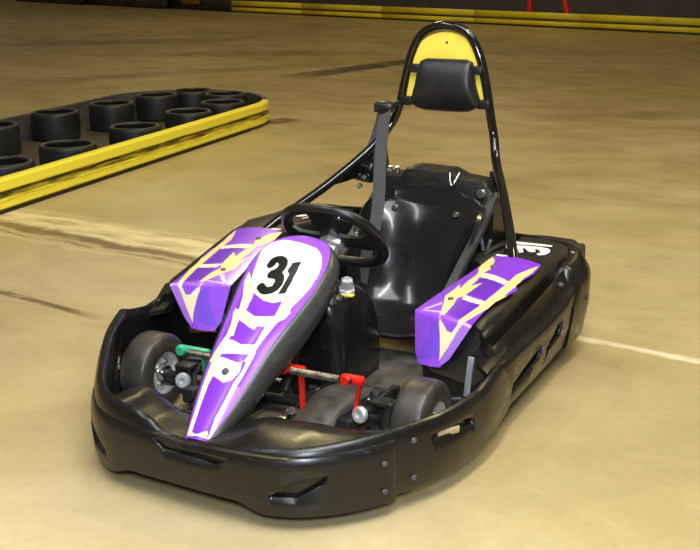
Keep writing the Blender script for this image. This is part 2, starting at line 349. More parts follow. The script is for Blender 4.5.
def on_outline(x, z, off=.0):
    best = min(range(len(P)), key=lambda i: abs(P[i][0]-x) + (10 if P[i][1] > -.62 else 0))
    (px, py), (nx, ny) = P[best], NN[best]; return (px+nx*off, py+ny*off, z), (nx, ny, 0)
for s in (1, -1):
    for x, z, o in ((.50, .165, .019), (.50, .085, .020), (.558, .200, .004), (.558, .092, .004)):
        if s < 0: continue
        p, n = on_outline(s*x*(1 if s > 0 else .76), z, o - (.002 if s < 0 else 0)); bolt(bumper, p, n, .008, .004)

# humped deck between bumper lip and pedals
rows = []
XS = [lerp(-.46, .55, i/80) for i in range(81)]
half = catmull(OUT_R, 160)[::-1] + catmull(OUT, 160)
def y_out(x):
    return min((abs(px-x), py) for px, py in half if py < -.6)[1]
for x in XS:
    ax = abs(x); yo = y_out(x); zl = lip_z(x, yo)
    if x < 0: T = interp([0, .1, .18, .245, .29, .35, .40, .46], [.170, .165, .165, .186, .206, .197, .165, .13], -x)
    else: T = interp([0, .08, .15, .3, .42, .5, .55], [.170, .192, .214, .217, .209, .20, .18], x)
    L = lerp(.27, .20 if x > 0 else .13, smoothstep((ax-.27)/.2))
    z0 = min(zl - .028, T + .01)
    prof = [(.018, z0-.03), (.030, z0), (.06, lerp(z0, T, .35)), (.10, lerp(z0, T, .75)), (.15, T), (.20, T), (.232, T-.010), (.252, T-.035), (.268, T-.08), (.272, T-.12)]
    rows.append([(x, yo + (d if d < .04 else .03 + (d-.03)*L/.27), z) for d, z in prof])
MB().loft(rows, closed=False).build('front_deck', M['deck'], kart, angle=70)

# ------------------------------------------------------------------ chassis
fr = MB()
for s in (1, -1):
    fr.sweep([(s*.20, -.86, .10), (s*.24, -.70, .09), (s*.28, -.50, .085), (s*.33, -.30, .08), (s*.34, .1, .08), (s*.33, .75, .09)], .015, 10, 24)
    fr.sweep([(s*.33, -.28, .09), (s*.50, -.25, .10), (s*.58, -.15, .11), (s*.58, .35, .11), (s*.45, .42, .10), (s*.33, .42, .09)], .013, 10, 30)
fr.sweep([(-.24, -.70, .09), (.24, -.70, .09)], .014, 10); fr.sweep([(-.33, -.28, .085), (.33, -.28, .085)], .014, 10); fr.sweep([(-.33, .72, .09), (.33, .72, .09)], .014, 10)
fr.sweep([(-.52, -.53, .10), (-.28, -.5, .10), (.28, -.5, .10), (.52, -.53, .10)], .016, 10, 12)
chassis = fr.build('chassis_frame', M['dark'], kart)
tp = [(-.20, -.84), (.20, -.84), (.27, -.55), (.33, -.28), (.33, .12), (-.33, .12), (-.33, -.28), (-.27, -.55)]
tray = MB().prism([(x, y, .062) for x, y in tp], (0, 0, .012)).build('floor_tray', M['tray'], kart, angle=30)
# raised heel cover on the tray beside the pedals
for s in (1, -1):
    r = []
    for k in range(9):
        t = k/8; y = lerp(-.66, -.32, t); w = lerp(.075, .085, t); zt = .10 + .055*math.sin(PI*(.15+.75*t))
        r.append([(s*.17-w, y, .075), (s*.17-w*.9, y, zt-.018), (s*.17-w*.6, y, zt-.002), (s*.17, y, zt), (s*.17+w*.6, y, zt-.002), (s*.17+w*.9, y, zt-.018), (s*.17+w, y, .075)])
    hc = MB().loft(r).build('heel_cover', M['tray'], kart, angle=50)
    for q in (-1, 1):
        MB().sweep([(s*.17+q*lerp(.078, .088, t), lerp(-.66, -.32, t), .092 + .045*math.sin(PI*(.15+.75*t))) for t in (0, .2, .4, .6, .8, 1)], .0045, 8, 14).build('cover_edge', M['deck'], hc)

# ------------------------------------------------------------------ wheels
def wheel(x, y, R, W, name, steer=0.0):
    s = 1 if x > 0 else -1
    ax = Vector((s, 0, 0)); ax.rotate(Matrix.Rotation(steer, 3, 'Z'))
    h = W/2
    prof = [(.068, -h*.86), (.074, -h*.98), (.090, -h), (R*.86, -h*.95), (R*.955, -h*.84), (R*.99, -h*.66), (R, -h*.35), (R, h*.35), (R*.99, h*.66), (R*.955, h*.84), (R*.86, h*.95), (.090, h), (.074, h*.98), (.068, h*.86), (.064, h*.5), (.064, -h*.5)]
    c = Vector((x, y, R+.002))
    t = MB().lathe(prof, c, ax, 48, True).build(name, M['rubber'], kart, angle=60)
    MB().lathe([(.069, -h*.9), (.072, -h*.84), (.064, -h*.80), (.060, -h*.5), (.050, -h*.45), (.047, -h*.55), (.028, -h*.56), (.024, -h*.1), (.024, h*.1), (.028, h*.5), (.050, h*.45), (.060, h*.5), (.064, h*.80), (.072, h*.84), (.069, h*.9), (.066, h*.86), (.062, h*.3), (.062, -h*.3), (.066, -h*.86)], c, ax, 36, True).build('rim', M['cast'], t, angle=35)
    hub = MB().lathe([(.001, -h*1.28), (.012, -h*1.28), (.013, -h*1.0), (.026, -h*.98), (.026, h*.7), (.014, h*.72), (.013, h*.95), (.001, h*.95)], c, ax, 18).build('hub', M['steel'], t, angle=30)
    for k in range(4):
        a = k*PI/2+.5; up = Vector((0, 0, 1)); side = ax.cross(up)
        bolt(t, c + (up*math.cos(a)+side*math.sin(a))*.038 - ax*h*.56, -ax, .007, .010, 'steel', 'wheel_nut')
        bolt(t, c + (up*math.cos(a)+side*math.sin(a))*.038 + ax*h*.46, ax, .007, .010, 'steel', 'wheel_nut')
    return t
for s in (1, -1):
    wheel(s*.474, -.53, .129, .106, 'front_wheel', 0.0)
    wheel(s*.50, .52, .138, .19, 'rear_wheel')
    sp = MB().sweep([(s*.345, -.53, .128), (s*.44, -.53, .131)], .014, 12)
    sp.lathe([(.018, -.045), (.022, -.04), (.022, .04), (.018, .045)], (s*.365, -.53, .128), (0, .1, 1), 14)
    sp.box((s*.345, -.53, .085), (.06, .05, .014)); sp.box((s*.345, -.53, .170), (.06, .05, .014))
    sp.sweep([(s*.365, -.53, .13), (s*.35, -.45, .12)], .010, 8)
    sp.lathe([(.012, -.012), (.016, -.006), (.016, .006), (.012, .012)], (s*.35, -.44, .12), (0, 0, 1), 12)
    sp.build('stub_axle', M['dark'], kart, angle=35)
    MB().lathe([(.001, .004), (.009, .005), (.010, .012), (.02, .012), (.025, .006), (.025, -.004), (.02, -.01), (.001, -.01)], (s*.310, -.60, .150), (s*-.25, -1, .25), 18).build('king_pin_cap', M['cast'], kart, angle=30)
    MB().sweep([(s*.35, -.44, .12), (s*.05, -.43, .13)], .009, 10).build('tie_rod', M['steel'], kart)
MB().sweep([(-.42, .52, .14), (.42, .52, .14)], .02, 14).build('rear_axle', M['dark'], kart)
# brake cylinder and linkage clutter in front of the pedals
for s in (1, -1):
    cl = MB()
    cl.box((s*.27, -.61, .115), (.05, .05, .05), bev=.008); cl.sweep([(s*.27, -.60, .13), (s*.34, -.50, .15)], .012, 10)
    cl.lathe([(.001, .02), (.016, .02), (.02, .012), (.02, -.02), (.001, -.02)], (s*.30, -.47, .155), (0, 0, 1), 14)
    cl.box((s*.315, -.40, .14), (.03, .09, .03), bev=.006); cl.sweep([(s*.29, -.62, .11), (s*.33, -.44, .17), (s*.33, -.36, .12)], .006, 8, 12)
    cl.build('linkage_bracket', M['dark'], kart, angle=35)
lk = MB()
lk.lathe([(.001, .03), (.012, .03), (.014, .02), (.014, -.02), (.001, -.02)], (.10, -.62, .13), (.2, -1, .5), 12); lk.lathe([(.001, .02), (.018, .02), (.018, -.02), (.001, -.02)], (.085, -.60, .105), (1, 0, .2), 12)
lk.sweep([(.06, -.60, .10), (.10, -.61, .12), (.14, -.60, .09)], .008, 8, 8); lk.box((.075, -.635, .10), (.05, .02, .025), bev=.004)
lk.sweep([(.10, -.63, .09), (.19, -.64, .085), (.27, -.63, .10)], .006, 8, 10)
lk.build('brake_linkage', M['steel'], kart, angle=35)

# ------------------------------------------------------------------ pedals
def pedal(s, mat, name, label):
    x0, x1 = (.066, .272) if s > 0 else (-.302, -.115)
    y, z = -.60, .255
    m = MB()
    arms = ((x0, x0+.052, x0+.044), (x1, x1+.040, x1+.002)) if s > 0 else ((x0, x0+.085, x0+.075), (x1, x1+.03, x1+.02))
    for x, xe, xl in arms:
        m.box(((x+xe)/2-.006, y+.002, z), (abs(xe-x)+.034, .028, .026), bev=.009)
        for q in ((0,) if s > 0 else (-.009, .012)):
            m.sweep([(xe-.002+q, y+.004, z), (xe-.004+q, y+.004, z-.02), (xl+q, y+.018, .105)], .0115 if s > 0 else .008, 8, 8, flat=(.6, 1.15))
        m.lathe([(.013, -.012), (.016, -.010), (.016, .006), (.013, .008)], (x, y-.012, z+.002), (0, 1, 0), 14)
    m.box(((x0+x1)/2, y+.02, .108), (abs(x1-x0)+.03, .016, .012), bev=.004)
    p = tag(m.build(name, M[mat], kart, angle=30), label)
    r = MB(); n = 34; pr = [(.001, 0)]
    for k in range(n): 
        h = k/(n-1)*(x1-x0-.05); pr += [(.0115, h), (.0095, h+(x1-x0-.05)/(n-1)*.5)]
    pr.append((.001, x1-x0-.05))
    r.lathe(pr, (x0+.025, y-.012, z), (1, 0, 0), 14)
    tag(r.build('foot_roller', M['coil'], p, angle=30), 'ribbed steel foot bar')
    bolt(p, (x1+.012 if s > 0 else x0, y-.0165, z+.002), (0, -1, 0), .008, .007, 'black')
pedal(1, 'red', 'brake_pedal', 'red brake pedal bracket'); pedal(-1, 'green', 'throttle_pedal', 'green throttle pedal bracket')

# ------------------------------------------------------------------ nose panel with number sticker
rings = []
NT = 90
for i in range(NT+1):
    t = i/NT; (y, z, w), (ny, nz) = nose_frame(t)
    fl = interp([0, .12, .35, .6, .8, .95, 1], [.25, .55, .80, .72, .62, .55, .5], t)
    cx0 = nose_cx(t); up = lambda x, o: (cx0 + x, y + ny*o, z + nz*o)
    top = [up(u*w, .014*(1-u*u)*min(1, w/.08) - .0075) for u in [k/8-1 for k in range(17)]]
    R_ = [up(w+.012*fl, -.011), up(w+.024*fl, -.026*fl-.004), up(w+.033*fl, -.055*fl), up(w+.030*fl, -.10*fl), up(w+.006*fl, -.15*fl)]
    L_ = [(2*cx0-a, b, c) for a, b, c in reversed(R_)]
    rings.append(L_ + top + R_)
# rounded crown behind the disc
y, z, w = rings[-1][0][1], 0, 0
last = rings[-1]
cy = sum(p[1] for p in last)/len(last)
for k, (sc, dy, dz) in enumerate(((.85, .012, -.008), (.6, .02, -.03), (.3, .02, -.06))):
    rings.append([(p[0]*sc, p[1]+dy, p[2]+dz) for p in last])
nose = MB().loft(rings).build('nose_panel', M['flank'], kart, angle=60)
U, T = 150, 420
uv = [(-1+2*i/U, j/T) for j in range(T+1) for i in range(U+1)]
DIG3 = catmull(DIGIT_THREE, 70)
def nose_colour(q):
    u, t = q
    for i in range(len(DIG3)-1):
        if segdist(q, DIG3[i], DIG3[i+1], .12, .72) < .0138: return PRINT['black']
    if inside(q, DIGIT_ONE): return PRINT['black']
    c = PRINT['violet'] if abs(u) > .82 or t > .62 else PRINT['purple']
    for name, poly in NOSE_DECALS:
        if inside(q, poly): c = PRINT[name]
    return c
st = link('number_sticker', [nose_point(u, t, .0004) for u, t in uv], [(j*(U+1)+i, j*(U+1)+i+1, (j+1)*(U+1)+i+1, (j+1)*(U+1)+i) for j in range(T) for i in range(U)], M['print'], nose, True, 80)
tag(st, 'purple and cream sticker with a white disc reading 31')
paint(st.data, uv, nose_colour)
p = nose_point(-.05, .205); fn = nose_frame(.205)[1]
bolt(nose, p, (0, fn[0], fn[1]), .011, .007, 'grey')
# struts holding the nose panel
MB().sweep([(0, -.50, .44), (0, -.46, .30), (0, -.42, .10)], .016, 10, 8).build('nose_bracket', M['dark'], kart)
MB().sweep([(0, -.86, .25), (0, -.84, .09)], .012, 8).build('nose_bracket', M['dark'], kart)

# ------------------------------------------------------------------ side pods, guards
def top_z(y):
    return interp([-.34, -.285, .2, .30, .45, .75], [.345, .350, .420, .405, .388, .384], y)
L1 = [(.365, .575), (.393, .574), (.441, .575), (.488, .576), (.522, .571), (.525, .553), (.49, .547), (.449, .545), (.404, .535), (.37, .545)]
L2 = [(.380, .520), (.407, .524), (.449, .533), (.491, .533), (.519, .526), (.533, .508), (.541, .473), (.535, .439), (.518, .422), (.506, .431), (.503, .446), (.511, .457), (.499, .486), (.480, .503), (.482, .484), (.494, .461), (.478, .450), (.465, .457), (.440, .494), (.435, .489), (.454, .440), (.442, .425), (.423, .470), (.40, .49)]
L3 = [(.372, .56), (.388, .535), (.40, .47), (.378, .47), (.362, .52)]
for s in (1, -1):
    st_ = []
    ys = [-.262, -.25, -.235, -.2, -.1, 0, .1, .2, .26, .32, .40, .5, .6, .70, .735]
    for y in ys:
        xi = interp([-.32, -.2, .219, .4, .74], [.362, .358, .414, .38, .34], y)
        xo = interp([-.32, -.25, .19, .35, .74], [.540, .553, .590, .590, .57], y)
        zt = top_z(y) - (.006 if y < -.24 else 0) + (.036*smoothstep((y-.2)/.15) if s < 0 else 0)
        xo += .046 if s < 0 else 0; 
        zb = .078
        xg = interp([-.32, -.25, .30, .74], [.53, .576, .586, .60], y) + (.026 if s < 0 else 0)
        zg = interp([-.32, -.2, 0, .3, .42, .74], [.29, .312, .322, .346, .362, .37], y)
        q = [(xi+.01, zb), (xi, lerp(zb, zt, .5)), (xi+.004, zt-.02), (xi+.018, zt), (lerp(xi, xo, .5), zt+.004), (xo-.012, zt), (xo+.004, zt-.012),
             (lerp(xo, xg, .75), lerp(zt, zg, .8)), (xg, zg), (xg+.003, zg-.022), (xg+.002, zb+.03), (xg-.03, zb)]
        st_.append([(s*a, y, b) for a, b in q])
    pod = MB().loft(st_).build('side_pod', M['podblack'], kart, angle=38)
    tag(pod, 'side pod on the driver\'s left' if s > 0 else 'side pod on the driver\'s right')
    A_, B_ = 100, 240
    uv = [(i/A_, j/B_) for j in range(B_+1) for i in range(A_+1)]
    def pod_colour(q):
        c = PRINT['purple'] if q[1] > .3 else PRINT['violet']
        for name, poly in POD_DECALS:
            if inside(q, poly): c = PRINT[name]; 
        return c
    # shaped outer and rear edges of the sticker
    def skew(a, b):
        if b > .3:
            k = (b-.3)/.7; a2 = a*interp([0, .2, .35, .56, .60, .63, .72, .86, 1], [1, .97, .97, 1.06, 1.06, .985, 1.0, 1.05, 1.02], k)
        else: a2 = .5 + (a-.5)*lerp(.80, 1, smoothstep(b/.07))
        return a2
    vv = []
    for a, b in uv:
        x, y, z = pod_point(skew(a, b), b, .004, s > 0); vv.append((s*x, y, z))
    stk = link('pod_sticker', vv, [(j*(A_+1)+i, j*(A_+1)+i+1, (j+1)*(A_+1)+i+1, (j+1)*(A_+1)+i) for j in range(B_) for i in range(A_)], M['print'], pod, True, 60)
    paint(stk.data, [(skew(a, b), b) for a, b in uv], pod_colour)
    tag(stk, 'purple sticker with cream lightning stripes')
    for a, b in ((.30, .86), (.34, .45)):
        x, y, z = pod_point(a, b, .004, s > 0); bolt(pod, (s*x, y, z), (0, -.14, 1), .010, .005, 'grey')
    # rear white lettering lying on the pod deck
    def ribbon(mb, pts, w, z=.392):
        Q = catmull(pts, 24); L = []; R = []
        for i in range(24):
            a = Q[max(0, i-1)]; b = Q[min(23, i+1)]; dx, dy = b[0]-a[0], b[1]-a[1]; l = math.hypot(dx, dy) or 1
            ww = w*(.75+.25*math.sin(PI*i/23)); L.append((Q[i][0]-dy/l*ww, Q[i][1]+dx/l*ww, z)); R.append((Q[i][0]+dy/l*ww, Q[i][1]-dx/l*ww, z))
        mb.loft([L, R], closed=False)
    le = MB()
    lz = .3965 + (.036 if s < 0 else 0)
    le.add([(s*x, y, lz) for x, y in L1], [tuple(range(len(L1)))]); le.add([(s*x, y, lz) for x, y in L2], [tuple(range(len(L2)))])
    le.add([(s*x, y, lz) for x, y in L3], [tuple(range(len(L3)))])
    tag(le.build('deck_lettering', M['white'], pod), 'white script lettering')
    w_ = MB(); ribbon(w_, [(s*.425, .226), (s*.46, .223), (s*.49, .217)], .011, .4375); w_.build('white_decal', M['white'], pod)
    # outer guard rail
    G = [(.634, -.345), (.652, -.27), (.655, -.15), (.658, 0), (.660, .14), (.660, .28), (.659, .42)]
    gp = catmull(G, 60); gn = normals2(gp); rings = []
    for (x, y), (nx, ny) in zip(gp, gn):
        zt = interp([-.345, -.2, .1, .28, .42], [.262, .264, .262, .272, .305], y); zb = interp([-.345, -.2, .2, .42], [.125, .075, .08, .085], y)
        zl_ = interp([-.345, -.2, 0, .29, .42], [.296, .316, .326, .350, .360], y)
        prof = [(-.048, zb+.004), (-.030, zb), (-.020, zb+.015), (-.004, lerp(zb, zt, .45)), (.003, zt-.03), (.001, zt-.008), (-.005, zt), (-.014, zt+.003), (-.026, zt+.018), (-.038, zt+.036), (-.048, zl_), (-.052, zl_-.012), (-.03, zt-.008), (-.014, zt-.02), (-.020, lerp(zb, zt, .5))]
        rings.append([(s*(x+nx*o), y+ny*o, z) for o, z in prof])
    guard = MB().loft(rings).build('side_guard', M['guard'], kart, angle=45)
    tag(guard, 'guard on the driver\'s left' if s > 0 else 'guard on the driver\'s right')
    carve(guard, [MB().prism([(s*.55, -.235, .148), (s*.55, -.06, .158), (s*.55, .02, .175), (s*.55, .02, .208), (s*.55, -.05, .206), (s*.55, -.235, .172)], (s*.2, 0, 0)),
                  MB().prism([(s*.55, .085, .158), (s*.55, .24, .180), (s*.55, .24, .232), (s*.55, .19, .232), (s*.55, .085, .180)], (s*.2, 0, 0))])
    for y, z, w2, h2 in ((.035, .190, .02, .024), (.262, .212, .016, .044)):
        MB().box((s*.660, y, z), (.010, w2, h2), bev=.003).build('slot_plug', M['grey'], guard)
    bolt(guard, (s*.625, .335, .325), (s*.3, -.2, 1), .010, .006, 'grey'); 
    # front end cap of the guard, with a bright bracket behind it
    cp = []
    for k in range(7):
        t = k/6; x = lerp(.555, .632, t); cp.append([(s*x, lerp(-.325, -.40, t)+.01, .285-.01*t), (s*x, lerp(-.335, -.41, t)-.012, .278-.01*t), (s*x, lerp(-.335, -.41, t)-.014, .262-.01*t), (s*x, lerp(-.325, -.40, t), .255-.01*t), (s*x, -.25, .262), (s*x, -.25, .292)])
    MB().loft(cp).build('guard_cap', M['guard'], guard, angle=40)
    if s < 0:
        fp = [[(x, y, z) for x, y, z in ((-.635, -.285+q*.5, .09), (-.640, -.290+q, .22), (-.632, -.285+q, .290), (-.606, -.268+q, .338), (-.55, -.262+q, .345), (-.47, -.272+q, .26), (-.40, -.278+q, .20), (-.375, -.270+q*.5, .09))] for q in (0, .012, .028, .04)]
        MB().loft(fp).build('pod_fairing', M['gloss'], pod, angle=40)
    br = MB().box((s*.553, -.36, .222), (.020, .008, .130), Matrix.Rotation(s*.10, 3, 'Y'), .003)
    if s > 0: tag(br.build('guard_bracket', M['silver'], kart), 'pale metal bracket')
    MB().sweep([(s*.37, -.36, .125), (s*.46, -.40, .130), (s*.52, -.40, .125)], .013, 10, 8).build('pod_stay', M['black'], kart)
    # dark inner skirt filling the wedge below the purple panel
    sk = []
    for (x0, x1, z, y) in ((.385, .455, .205, -.292), (.372, .50, .225, -.288), (.362, .545, .27, -.262), (.362, .565, .33, -.25)):
        sk.append([(s*x0, y+.01, z), (s*(x0+.02), y-.002, z), (s*(x1-.03), y-.014, z), (s*x1, y-.012, z), (s*x1, y+.06, z), (s*x0, y+.06, z)])
    MB().loft(sk).build('pod_front', M['black'], pod, angle=40)
    wg = [(s*.39, -.285, .205), (s*.47, -.305, .215), (s*.545, -.300, .27), (s*.575, -.27, .30), (s*.585, -.22, .09), (s*.40, -.20, .075)]
    MB().prism(wg, (0, .04, 0)).build('pod_skirt', M['gloss'], pod, angle=30)
    MB().lathe([(.001, -.016), (.010, -.013), (.015, -.006), (.017, .05), (.001, .06)], (s*.566, -.268, .325), (0, 1, .15), 18).build('pod_end', M['podblack'], pod, angle=60)

# ------------------------------------------------------------------ rear bumper
RB = [(0, .80), (.20, .80), (.40, .775), (.56, .725), (.640, .645), (.672, .54), (.672, .45), (.664, .375)]
P2 = outline(40, RB); N2 = [(-a, -b) for a, b in normals2(P2)]; rings = []
for (x, y), (nx, ny) in zip(P2, N2):
    zt = interp([.37, .39, .42, .65], [.300, .335, .368, .388], y) + (.040*smoothstep(-x/.25) if y > .38 else 0)
    prof = [(-.045, .084), (-.028, .078), (-.018, .092), (0, .2), (.002, zt-.08), (-.004, zt-.060), (-.034, zt-.014), (-.05, zt-.002), (-.075, zt+.001), (-.075, zt-.012), (-.03, zt-.05), (-.014, .2)]
    rings.append([(x+nx*o, y+ny*o, z) for o, z in prof])
rb = MB().loft(rings).build('rear_bumper', M['guard'], kart, angle=40)
for s in (1, -1): bolt(rb, (s*.60, .56, .381 + (.038 if s < 0 else 0)), (s*.1, 0, 1), .011, .006, 'rim'); bolt(rb, (s*.675, .50, .24), (s, 0, 0), .012, .004, 'black')

# ------------------------------------------------------------------ seat
SX = .05
SP = catmull([(.06, .155, .165, .030), (.10, .128, .185, .06), (.18, .118, .205, .09), (.28, .128, .215, .12), (.37, .175, .222, .145), (.425, .26, .226, .15), (.465, .36, .230, .135), (.505, .450, .228, .10), (.532, .502, .222, .055), (.539, .517, .217, .038), (.545, .537, .188, .016), (.550, .558, .138, .0), (.554, .576, .075, .0)], 56)
rings = []
for i, (y, z, hw, wh) in enumerate(SP):
    a = SP[max(0, i-1)]; b = SP[min(55, i+1)]; dy, dz = b[0]-a[0], b[1]-a[1]; l = math.hypot(dy, dz); ny, nz = -dz/l, dy/l
    fr_, bk = [], []
    for k in range(33):
        v = -1 + k/16; x = SX + hw*math.copysign(min(1, abs(v)*1.12)**.9, v); o = wh*(.72*abs(v)**1.9 + .28*max(0, (abs(v)-.45)/.55)**2)
        fr_.append((x, y+ny*o, z+nz*o))
        bk.append((x + math.copysign(.012, v)*(abs(v) > .75), y+ny*(o-.010), z+nz*(o-.010)))
    rings.append(fr_ + bk[::-1])
seat = MB().loft(rings).build('seat', M['seat'], kart, angle=50)
for x, y, z in ((-.083, .520, .495), (.166, .520, .49), (-.150, .50, .47)): bolt(seat, (x, y-.012, z), (0, -.9, .3), .013, .008, 'rim')
MB().sweep([(SX-.18, .50, .42), (SX-.24, .47, .30), (SX-.26, .42, .09)], .012, 8, 8).build('seat_stay', M['dark'], kart)
MB().sweep([(SX+.22, .50, .42), (SX+.25, .47, .30), (SX+.26, .42, .09)], .012, 8, 8).build('seat_stay', M['dark'], kart)
# ------------------------------------------------------------------ engine cover behind the seat
st_ = []
for k in range(21):
    t = k/20; x = lerp(-.20, .285, t)
    zt = interp([-.20, -.185, -.10, -.075, .105, .125, .235, .27, .285], [.585, .605, .606, .640, .636, .616, .604, .585, .555], x)
    st_.append([(x, .585, .40), (x, .59, zt-.055), (x, .602, zt-.010), (x, .618, zt), (x, .72, zt-.006), (x, .735, zt-.03), (x, .74, .22), (x, .60, .22)])
eng = MB().loft(st_).build('engine_cover', M['podblack'], kart, angle=35)
bolt(eng, (.235, .588, .560), (0, -1, .2), .020, .012, 'rim')
MB().sweep([(.108, .588, .632), (.114, .578, .60), (.124, .574, .585), (.134, .58, .605), (.142, .60, .63)], .005, 8, 16).build('wire_clip', M['rim'], eng)
for x in (-.165, -.135): MB().lathe([(.001, .022), (.008, .022), (.010, .012), (.010, -.01), (.001, -.01)], (x, .65, .605), (0, -.3, 1), 8).build('stud', M['steel'], eng, angle=30)
eb = MB().lathe([(.001, -.14), (.075, -.14), (.085, -.12), (.085, .1), (.075, .12), (.001, .12)], (.33, .52, .30), (.3, 1, .1), 24)
eb.box((.37, .46, .20), (.14, .30, .18), bev=.02); eb.sweep([(.30, .42, .36), (.34, .50, .39), (.36, .60, .36)], .012, 10, 10)
eb.build('engine_block', M['dark'], kart, angle=40)
MB().sweep([(.285, .40, .30), (.305, .44, .36), (.318, .47, .42)], .007, 8, 8).build('seat_strut', M['steel'], kart)
for s in (1, -1):
    strap_ = catmull([(.232, .62, .560), (.235, .545, .528), (.236, .44, .462), (.235, .30, .392), (.232, .20, .335), (.215, .10, .25), (.19, .05, .18)], 30); rr0 = []
    for x, y, z in strap_: rr0.append([(SX+s*(x-.016), y-.004, z+.004), (SX+s*(x+.014), y, z+.006), (SX+s*(x+.018), y+.008, z-.006), (SX+s*(x-.016), y+.010, z-.008)])
    MB().loft(rr0).build('seat_flange', M['flange'], seat, angle=50)

# ------------------------------------------------------------------ roll hoop, headrest
HP = [(.492, .14, .36), (.482, .23, .439), (.36, .49, .565), (.255, .69, .665), (.224, .748, .74), (.206, .755, .82), (.182, .755, .95), (.152, .755, 1.06), (.102, .755, 1.137), (.015, .755, 1.163)]
pts = [(x, y, z) for x, y, z in HP] + [(.03-x, y, z) for x, y, z in reversed(HP[:-1])]
# the lower legs end symmetrically on the frame
pts = [p if i < len(HP)+4 else (p[0] - .03*((i-len(HP)-4)/4), p[1], p[2]) for i, p in enumerate(pts)]
pts[-6:] = [(-.180, .755, .835), (-.212, .738, .765), (-.262, .672, .685), (-.365, .475, .560), (-.484, .23, .435), (-.492, .14, .36)]
hoop = MB().sweep(pts, .0175, 16, 110).build('roll_hoop', M['gloss'], kart, angle=60)
for s in (1, -1):
    MB().prism([(s*.232, .742, .70), (s*.222, .755, .60), (s*.33, .56, .565), (s*.36, .47, .56), (s*.30, .60, .635)], (s*-.006, -.004, 0)).build('gusset', M['gloss'], hoop, angle=30)
    MB().sweep([(s*.23, .73, .62), (s*.24, .71, .40), (s*.25, .70, .12)], .014, 10, 8).build('hoop_stay', M['dark'], hoop)
    MB().sweep([(s*.455, .22, .405), (s*.47, .19, .36), (s*.475, .15, .31)], .010, 8, 6).build('hoop_clamp', M['steel'], hoop)
pl = []
cx = .02
for k in range(41):
    a = PI*k/40; pl.append((cx + .140*math.cos(a), .752, 1.02 + .118*math.sin(a)))
for x, z in ((-.163, .90), (-.163, .868), (.163, .868), (.163, .90)): pl.append((cx+x, .752, z))
plate = MB().prism(pl, (0, .008, 0)).build('headrest_plate', M['plate'], kart, angle=30)
bolt(plate, (cx+.003, .752, 1.10), (0, -1, 0), .005, .003, 'grey')
# padded vinyl cushion: narrower at the top
rings = []
for k in range(15):
    t = k/14; z = lerp(.856, 1.030, t)
    hw = interp([0, .05, .15, .5, .9, 1], [.122, .138, .139, .119, .108, .104], t); dp = .052*math.sin(PI*min(1, max(.0, .10+.82*t)))**.6
    ring = []
    for j in range(28):
        a = 2*PI*j/28; c, n = math.cos(a), math.sin(a)
        sx = math.copysign(abs(c)**.32, c); sy = math.copysign(abs(n)**.5, n)
        pinch = 1 + .10*(c*c)*(1 if n < 0 else 0)
        ring.append((cx+.014 + hw*sx, .722 + (dp*pinch if sy < 0 else .028)*sy, z + .006*math.sin(PI*(c+1)/2)*(-1 if t < .1 else 0)))
    rings.append(ring)
e0 = [(cx+.014+(p[0]-cx-.014)*.86, .722+(p[1]-.722)*.5, p[2]-.008) for p in rings[0]]; e1 = [(cx+.014+(p[0]-cx-.014)*.80, .722+(p[1]-.722)*.5, p[2]+.010) for p in rings[-1]]
MB().loft([e0]+rings+[e1]).build('headrest_pad', M['pad'], kart, angle=70)
for s in (1, -1): MB().box((cx+s*.160, .742, .872), (.05, .03, .035), bev=.006).build('headrest_bracket', M['black'], plate)
for s in (1, -1): MB().box((cx+s*.128, .740, 1.000), (.05, .024, .032), bev=.006).build('headrest_bracket', M['black'], plate)

# ------------------------------------------------------------------ seat belt
def strap(pts, w, n=30, th=.0022, wdir=(1, 0, 0)):
    Q = [Vector(p) for p in catmull(pts, n)]; rings = []; W = Vector(wdir).normalized()
    for i in range(n):
        t = (Q[min(n-1, i+1)]-Q[max(0, i-1)]).normalized(); side = (W - t*W.dot(t)).normalized(); nn = t.cross(side)*th
        rings.append([Q[i]-side*w-nn, Q[i]+side*w-nn, Q[i]+side*w+nn, Q[i]-side*w+nn])
    return MB().loft(rings)
belt = strap([(-.200, .672, .845), (-.190, .63, .78), (-.165, .55, .66), (-.130, .46, .53), (-.115, .40, .45), (-.125, .35, .36), (-.14, .33, .24)], (.0315), 40, wdir=(.9, -.45, 0)).build('seat_belt', M['belt'], kart)
strap([(-.212, .69, .85), (-.235, .70, .78), (-.275, .69, .66), (-.290, .67, .615)], .028, 20, wdir=(.9, -.4, 0)).build('belt_return', M['belt'], belt)
g = MB()
rr = []
for k in range(13):
    a = PI*k/12
    c_, s_ = math.cos(a), max(.12, math.sin(a)**.5)
    rr.append([(-.204 - .042*c_*1.0 + q*0, .675 + .026*math.cos(2*PI*j/12)*s_, .852 + .024*math.sin(2*PI*j/12)*s_) for j in range(12) for q in (0,)])
g.loft(rr); g.box((-.206, .68, .838), (.074, .05, .014), bev=.004); g.sweep([(-.19, .70, .85), (-.178, .735, .86), (-.172, .752, .865)], .012, 10, 6)
g.build('belt_guide', M['black'], hoop, angle=50)
rt = MB().lathe([(.001, -.045), (.026, -.045), (.032, -.038), (.032, .038), (.026, .045), (.001, .045)], (-.272, .67, .605), (.9, -.4, 0), 20); rt.box((-.285, .68, .575), (.10, .06, .05), frame_rot((0, 0, 1), (.9, -.4, 0)), .008)
rtr = rt.build('belt_retractor', M['black'], kart, angle=35)
for p in ((-.27, .63, .575), (-.315, .66, .57), (-.30, .645, .535)): bolt(rtr, p, (.2, -1, .2), .011, .010, 'steel')
MB().box((-.225, .66, .60), (.022, .02, .026), bev=.004).build('bright_tab', M['steel'], rtr)

